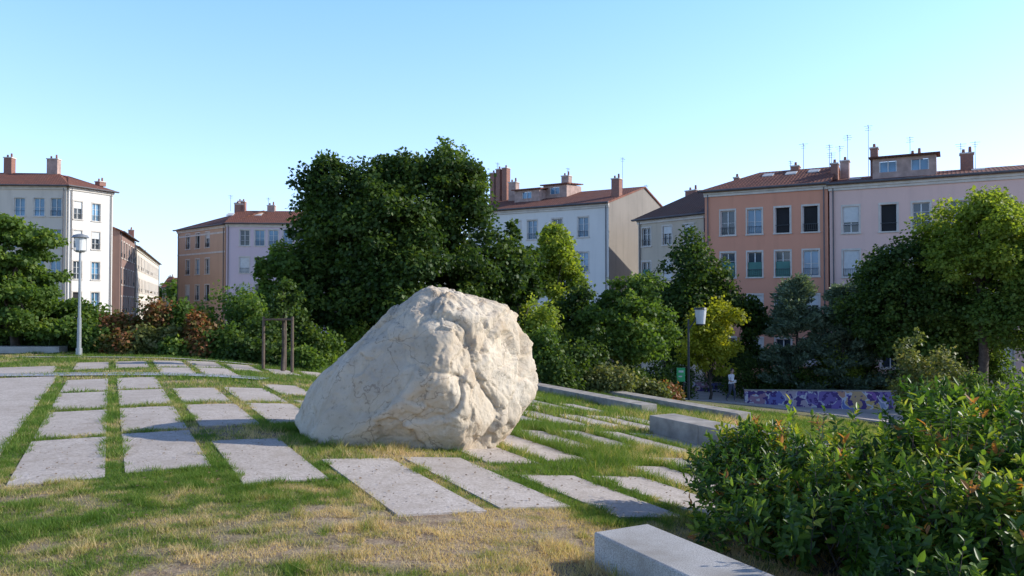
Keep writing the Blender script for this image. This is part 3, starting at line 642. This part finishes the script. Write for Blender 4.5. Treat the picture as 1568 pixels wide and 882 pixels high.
    ov=rooflip; k=rise/hd; ze=eave-ov*k+0.1; R=PB(); th=0.16; gL=-0.15 if hipL==0 else -ov; gR=L+0.15 if hipR==0 else L+ov
    V=[(gL,-ov,ze),(gR,-ov,ze),(gR if hipR==0 else L-hipR,hd,rid+0.1),(gL if hipL==0 else hipL,hd,rid+0.1),(gR,depth+ov,ze),(gL,depth+ov,ze)]
    V+=[(v[0],v[1],v[2]-th) for v in V]
    R.add(V,[(0,1,2,3),(3,2,4,5),(6,9,8,7),(9,11,10,8),(0,6,7,1),(1,7,8,2),(2,8,10,4),(4,10,11,5),(5,11,9,3),(3,9,6,0)]+([(0,3,5)] if hipL else [])+([(1,4,2)] if hipR else []))
    R.obj('roof',M[roof],e)
    G=PB(); G.tube([(gL,-ov-0.06,ze-0.06),(gR,-ov-0.06,ze-0.06)],[0.08,0.08],8)
    for uu in (0.25,L-0.25): G.tube([(uu,-0.1,ze-0.1),(uu,-0.1,z0)],[0.05,0.05],6)
    G.obj('gutter',M['lead'],e)
    def rz(y): return ze+ (min(y,depth-y)+ov)*k
    CB=PB();CC=PB();CP=PB();CR=PB()
    for ch in chims:
        px,yt,wd,kind=ch[:4]; dep=ch[4] if len(ch)>4 else hd
        u=u_of(px,dep); zt=PZ(yt,d_of(u,dep)); tgt=CB if kind=='b' else CR
        tgt.box(u-wd/2,u+wd/2,dep-0.4,dep+0.4,rz(dep)-0.6,zt-0.28); CC.box(u-wd/2-.06,u+wd/2+.06,dep-0.46,dep+0.46,zt-0.28,zt-0.18)
        npot=max(1,int(wd/0.4))
        for q in range(npot): CP.cyl(u-wd/2+wd*(q+.5)/npot,dep,zt-0.18,zt+0.12+0.15*(q%2),0.11,0.09,8)
    CB.obj('brick_chimneys',M['brick'],e); CR.obj('chimneys',M['chrender'],e); CC.obj('chimney_caps',M['trim'],e); CP.obj('chimney_pots',M['pot'],e)
    A=PB()
    for px,yt in ants:
        u=u_of(px,hd); dd=d_of(u,hd); zt=PZ(yt,dd); A.cyl(u,hd,rid,zt,0.022,0.018,5)
        for q in range(3):
            zz=zt-0.1-0.16*q; ll=rr.uniform(0.2,0.38)-0.05*q; A.box(u-ll,u+ll,hd-0.01,hd+0.01,zz,zz+0.018)
        A.box(u-0.012,u+0.012,hd-0.5,hd+0.5,zt-0.14,zt-0.12)
    A.obj('tv_antennas',M['lead'],e)
    K=PB()
    for px,y in skyl:
        u=u_of(px,y); z=rz(y); dz=0.45*k
        V=[(u-.4,y-.45,z-dz+.06),(u+.4,y-.45,z-dz+.06),(u+.4,y+.45,z+dz+.06),(u-.4,y+.45,z+dz+.06)]; V+=[(v[0],v[1],v[2]-.1) for v in V]
        K.add(V,[(0,1,2,3),(0,4,5,1),(1,5,6,2),(2,6,7,3),(3,7,4,0)])
    K.obj('roof_windows',M['blind'],e)
    for (pa,pb_,y,h) in dormers:
        ua,ub=u_of(pa,y),u_of(pb_,y); zb=rz(y)-0.3; p=PB(); yb=min(hd,y+3.5)
        n_=max(1,int((ub-ua)/1.7)); cs=[ua+(ub-ua)*(i+.5)/n_ for i in range(n_)]; br=[ua]+sum([[c-.55,c+.55] for c in cs],[])+[ub]
        for i in range(len(br)-1):
            x0,x1=br[i],br[i+1]
            if i%2==0: p.add([(x0,y,zb),(x1,y,zb),(x1,y,zb+h),(x0,y,zb+h)],[(0,1,2,3)])
            else:
                p.add([(x0,y,zb),(x1,y,zb),(x1,y,zb+h*.42),(x0,y,zb+h*.42)],[(0,1,2,3)]); p.add([(x0,y,zb+h*.85),(x1,y,zb+h*.85),(x1,y,zb+h),(x0,y,zb+h)],[(0,1,2,3)])
        for uu in (ua,ub): p.add([(uu,y,zb),(uu,yb,zb),(uu,yb,zb+h+.2),(uu,y,zb+h)],[(0,1,2,3)])
        p.obj('dormer_walls',M['chrender'],e)
        p=PB(); 
        for c in cs: p.add([(c-.55,y+.12,zb+h*.42),(c+.55,y+.12,zb+h*.42),(c+.55,y+.12,zb+h*.85),(c-.55,y+.12,zb+h*.85)],[(0,1,2,3)])
        p.obj('dormer_glass',M['glassblue'],e)
        p=PB()
        for c in cs:
            for q in (-.55,-.03,.49): p.box(c+q,c+q+.06,y+.03,y+.1,zb+h*.42,zb+h*.85)
        p.obj('dormer_frames',M['frame'],e)
        p=PB(); V=[(ua-.25,y-.3,zb+h),(ub+.25,y-.3,zb+h),(ub+.25,yb,zb+h+.35),(ua-.25,yb,zb+h+.35)]; V+=[(v[0],v[1],v[2]+.12) for v in V]
        p.add(V,[(0,1,2,3),(4,5,6,7),(0,1,5,4),(1,2,6,5),(2,3,7,6),(3,0,4,7)]); p.obj('dormer_roof',M[roof],e)
    return e,u_of
W_white=plaster('plaster_white',(0.78,0.74,0.68),0.12); W_cream=plaster('plaster_cream',(0.68,0.60,0.51),0.2); W_tan=plaster('plaster_tan',(0.60,0.38,0.25),0.2); W_lav=plaster('plaster_lavender',(0.68,0.54,0.57),0.12)
W_brown=plaster('plaster_brown',(0.30,0.19,0.155),0.25); W_salmon=plaster('plaster_salmon',(0.73,0.33,0.21),0.15); W_pink=plaster('plaster_pink',(0.80,0.54,0.46),0.13); W_beige=plaster('plaster_beige',(0.60,0.50,0.38),0.3); W_gable_shade=plaster('plaster_gable_shade',(0.26,0.23,0.20),0.3)  # gable plaster darkened: shade put into the side wall's colour
building('apartment_building',(-60,79),(-45.6,80),9,-5,13.9,1.8,W_cream,cols=[28,58,84],rows=[11.6,8.4,5.2,2,-1.2],chims=[(12,238,0.8,'b'),(80,240,1.1,'r')],hipR=3,style={(i,r):'glassblue' for i in range(6) for r in (2,3,4)})
building('apartment_building',(-45.4,80.1),(-43.2,84.6),9,-5,13.9,1.6,W_white,cols=[118,146,168],rows=[11.4,8.4,5.2,2,-1.2],ww=0.95,chims=[(152,275,0.8,'b')],hipR=3,hipL=3)
building('town_house',(-43.1,86),(-48,99.6),7,-5,9.8,1.5,W_brown,rows=[7.8,4.8,1.6],chims=[(200,350,0.8,'b')],cornice=False)
building('town_house',(-48.1,100),(-65,144),8,-5,9.2,1.8,W_cream,rows=[7.2,4.2,1.2],chims=[(222,385,1,'b')])
building('town_house',(-75,168),(-66,169),8,-5,5.5,2,W_beige,rows=[3.5,0.5],chims=[(262,422,1,'b')])
bR=[9.5,6.3,3.1,-0.1]
building('apartment_building',(-42.7,100),(-33.8,92.2),10,-5,11.2,1.9,W_tan,cols=[287,302,317],rows=bR,hipL=4,hipR=0,bands=(11.2-1.0,7.9),chims=[(365,308,0.9,'b')],ww=1.0)
building('apartment_building',(-33.6,92),(-12,93.5),10,-5,11.3,1.9,W_lav,cols=[347,374,397,418,440,465],rows=bR,hipL=0,chims=[(366,310,1.0,'b'),(415,312,0.9,'r'),(372,306,0.5,'b')],ants=[(352,298),(410,302)],style={(0,3):'glass',(0,2):'blind',(1,3):'glassblue',(2,3):'glassblue'},skyl=[(352,3.2),(395,3.2)],ww=1.1)
building('town_house',(-4.5,79.9),(8.9,72),18,-5,11.1,2.5,W_white,cols=[790,815,853,893],rows=[8.9,5.6,2.4],chims=[(756,262,0.5,'b',7),(765,256,0.5,'b',7),(775,254,0.6,'b',7),(787,276,0.9,'r',6),(868,266,0.85,'r',7),(945,270,0.8,'b',3)],ants=[(870,256),(954,240),(762,248),(990,282)],dormers=[(788,826,4,1.5),(832,868,5.5,1.6)],style={(3,2):'glassblue',(3,1):'glassblue',(1,2):'glassblue'},sidewall=W_gable_shade)
building('town_house',(11.3,70),(16.1,64.4),12,-5,9.3,2.8,W_beige,cols=[990,1022,1055],rows=[7.6,4.6,1.6],roof='tile_dark',hipL=2.2,ww=0.95,wh=1.6,chims=[(1062,288,1.2,'b')],style={(0,2):'glass',(1,2):'half',(2,2):'half',(0,1):'green'})
eR=[7.8,4.6,1.4,-1.8]
building('town_house',(14.8,60),(22.5,55.7),11,-5,10.35,1.9,W_salmon,cols=[1115,1156,1199,1242],rows=eR,hipL=3,chims=[(1220,250,0.6,'b'),(1130,268,0.4,'b'),(1280,246,0.5,'b',3)],ants=[(1232,218),(1272,220),(1212,245),(1275,232)],skyl=[(1178,4),(1213,4),(1248,4.2)],style={(0,3):'glass',(1,3):'glassblue',(2,3):'dark',(3,3):'dark',(0,2):'green',(1,2):'green',(2,2):'green',(3,2):'glassblue'})
building('town_house',(22.6,55.65),(41,45.4),11,-5,10.2,1.1,W_pink,cols=[1304,1362,1412,1470,1536],rows=[7.6,4.5,1.4,-1.8],chims=[(1296,242,0.6,'r',5),(1341,222,0.5,'b',4),(1405,232,0.9,'b',6),(1483,230,0.8,'b',4)],ants=[(1300,205),(1332,190),(1396,208),(1474,218),(1496,215),(1288,222)],dormers=[(1338,1436,1.0,1.7)],skyl=[(1312,3),(1500,3.4)],style={(0,3):'half',(0,2):'blind',(1,3):'dark',(2,3):'glass',(4,3):'glassblue',(3,3):'glass',(4,0):'blind'})

# ---------------------------------------------------------------- walking person
def person(x,y,h=1.72,rz=-0.9):
    z=gz(x,y)+0.05; e=empty('person',(x,y,z),rz)
    P={'pel':(0,0,0.95,.135),'wai':(0,0,1.1,.125),'che':(0.02,0,1.32,.15),'nec':(0.03,0,1.48,.06),'hd':(0.05,0,1.56,.06),
       'lh':(0,.09,.90,.10),'lk':(.14,.10,.50,.062),'la':(.12,.10,.10,.042),'lt':(.26,.11,.04,.035),
       'rh':(0,-.09,.90,.10),'rk':(-.02,-.10,.50,.062),'ra':(-.26,-.10,.16,.042),'rt':(-.17,-.11,.04,.035),
       'ls':(0.02,.18,1.41,.06),'le':(-.06,.23,1.14,.043),'lw':(.02,.25,.90,.03),'lp':(.05,.25,.83,.032),
       'rs':(0.02,-.18,1.41,.06),'re':(.05,-.23,1.14,.043),'rw':(.26,-.22,1.10,.03),'rp':(.33,-.21,1.12,.032)}
    K=list(P); E=[('pel','wai'),('wai','che'),('che','nec'),('nec','hd'),('pel','lh'),('lh','lk'),('lk','la'),('la','lt'),('pel','rh'),('rh','rk'),('rk','ra'),('ra','rt'),('che','ls'),('ls','le'),('le','lw'),('lw','lp'),('che','rs'),('rs','re'),('re','rw'),('rw','rp')]
    me=bpy.data.meshes.new('body'); me.from_pydata([P[k][:3] for k in K],[(K.index(a),K.index(b)) for a,b in E],[]); o=link(bpy.data.objects.new('body',me))
    sk=o.modifiers.new('s','SKIN')
    for i,k in enumerate(K): me.skin_vertices[0].data[i].radius=(P[k][3],P[k][3])
    me.skin_vertices[0].data[0].use_root=True
    o.modifiers.new('ss','SUBSURF').levels=2
    dg=bpy.context.evaluated_depsgraph_get(); m2=bpy.data.meshes.new_from_object(o.evaluated_get(dg)); bpy.data.objects.remove(o)
    for mm_ in (simple('skin',(0.45,0.28,0.2),0.6,0.05,2,0,0),simple('white_shirt',(0.7,0.7,0.72),0.8,0.05,3,0,0),simple('dark_trousers',(0.05,0.06,0.09),0.8,0.1,3,0,0),simple('shoes',(0.25,0.2,0.18),0.6,0.1,3,0,0)): m2.materials.append(mm_)
    for p in m2.polygons:
        c=p.center; p.use_smooth=True
        arm=abs(c.y)>.17 and c.z>.78
        if c.z<.12: p.material_index=3
        elif c.z<.98 and not arm: p.material_index=2
        elif c.z>1.47: p.material_index=0
        elif arm and c.z<1.2: p.material_index=0
        else: p.material_index=1
    link(bpy.data.objects.new('body',m2),e)
    skin=m2.materials[0]
    bm=bmesh.new(); bmesh.ops.create_icosphere(bm,subdivisions=3,radius=1)
    for v in bm.verts:
        q=v.co.copy()
        v.co=Vector((q.x*.098,q.y*.076*(1-0.15*max(0,-q.z)),q.z*.118))
        if q.x>.9 and -.35<q.z<.05 and abs(q.y)<.2: v.co.x+=.022
        v.co+=Vector((.06,0,1.64))
    me=bpy.data.meshes.new('head'); bm.to_mesh(me); bm.free(); me.materials.append(skin); link(bpy.data.objects.new('head',me),e)
    p=PB()
    for sgn in (1,-1): p.tube([(.05,sgn*.075,1.61),(.045,sgn*.09,1.65)],[.014,.018],6)
    p.obj('ears',skin,e)
    p=PB()
    for sgn in (1,-1): p.tube([(.145,sgn*.03,1.652),(.152,sgn*.03,1.652)],[.011,.009],6)
    p.tube([(.145,-.022,1.585),(.145,.022,1.585)],[.006,.006],5); p.obj('eyes_and_mouth',M['dark'],e)
    bm=bmesh.new(); bmesh.ops.create_icosphere(bm,subdivisions=3,radius=1)
    for v in bm.verts:
        q=v.co; v.co=Vector((q.x*.104-.012,q.y*.084,q.z*.122+.012 if q.z>0 else q.z*.08))+Vector((.052,0,1.652))
    for v in [v for v in bm.verts if v.co.x>.12 and v.co.z<1.70]: bm.verts.remove(v)
    me=bpy.data.meshes.new('hair'); bm.to_mesh(me); bm.free(); me.materials.append(simple('hair',(0.06,0.04,0.03),0.7,0.1,3,0,0)); link(bpy.data.objects.new('hair',me),e)
    p=PB()
    for hx,dx in (((.05,.25,.83),(.25,0,-1)),((.33,-.21,1.12),(1,0,.1))):
        dv=Vector(dx).normalized(); sd=Vector((0,1,0)).cross(dv).normalized()
        for q,l in zip((-1.5,-.5,.5,1.5),(.06,.075,.08,.07)):
            b0=Vector(hx)+sd*q*.016+dv*.02; b1=b0+dv*l*.6; b2=b1+dv*l*.45+Vector((0,-.02,0)); p.tube([b0,b1,b2],[.009,.008,.006],5)
        b0=Vector(hx)-dv*.01+sd*.02; p.tube([b0,b0+sd*.03+dv*.02,b0+sd*.035+dv*.05],[.011,.01,.008],5)
    p.obj('fingers',skin,e)
    p=PB(); p.box(.36,.40,-.30,-.12,1.06,1.2); p.obj('paper_bag',M['frame'],e,bevel=0.005)
person(PX(1119,41.5),41.5)

# ---------------------------------------------------------------- sky, sun, camera
w=bpy.data.worlds.new('World'); S.world=w; w.use_nodes=True; nt=w.node_tree; bg=nt.nodes['Background']
sk=nt.nodes.new('ShaderNodeTexSky'); sk.sky_type='NISHITA'; sk.sun_disc=False; sk.sun_elevation=SUN_EL
az=math.atan2(SUN_AZ[0],SUN_AZ[1]); sk.sun_rotation=az; sk.air_density=1.0; sk.dust_density=1.0; sk.ozone_density=1.0
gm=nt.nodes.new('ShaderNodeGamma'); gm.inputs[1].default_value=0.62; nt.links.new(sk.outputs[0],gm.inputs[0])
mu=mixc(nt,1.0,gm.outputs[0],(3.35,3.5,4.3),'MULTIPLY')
tc=nt.nodes.new('ShaderNodeTexCoord'); sx=nt.nodes.new('ShaderNodeSeparateXYZ'); nt.links.new(tc.outputs['Generated'],sx.inputs[0])
gr=ramp(nt,sx.outputs[2],[(0.0,(0.82,0.91,1.0)),(0.15,(0.74,0.88,1.0)),(0.36,(0.54,0.79,1.0)),(0.55,(0.20,0.26,0.36)),(1.0,(0.12,0.16,0.24))])
mu=mixc(nt,1.0,mu,gr,'MULTIPLY')
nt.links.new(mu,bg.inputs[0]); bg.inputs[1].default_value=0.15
sd=Vector((SUN_AZ[0]*math.cos(SUN_EL),SUN_AZ[1]*math.cos(SUN_EL),math.sin(SUN_EL)))
l=bpy.data.lights.new('sun','SUN'); l.energy=5.0; l.angle=math.radians(0.5); l.color=(1,0.94,0.84); o=bpy.data.objects.new('sun',l); o.rotation_euler=sd.to_track_quat('Z','Y').to_euler(); S.collection.objects.link(o)
cam=bpy.data.cameras.new('camera'); cam.sensor_width=36; cam.lens=36*FPX/1568; cam.clip_end=5000; cam.clip_start=0.1
co=bpy.data.objects.new('camera',cam); co.location=(0,0,EYE); co.rotation_euler=(math.radians(90+math.degrees(math.atan((HY-441)/FPX))),0,0); S.collection.objects.link(co); S.camera=co
S.view_settings.view_transform='Standard'; S.view_settings.look='None'; S.view_settings.exposure=0
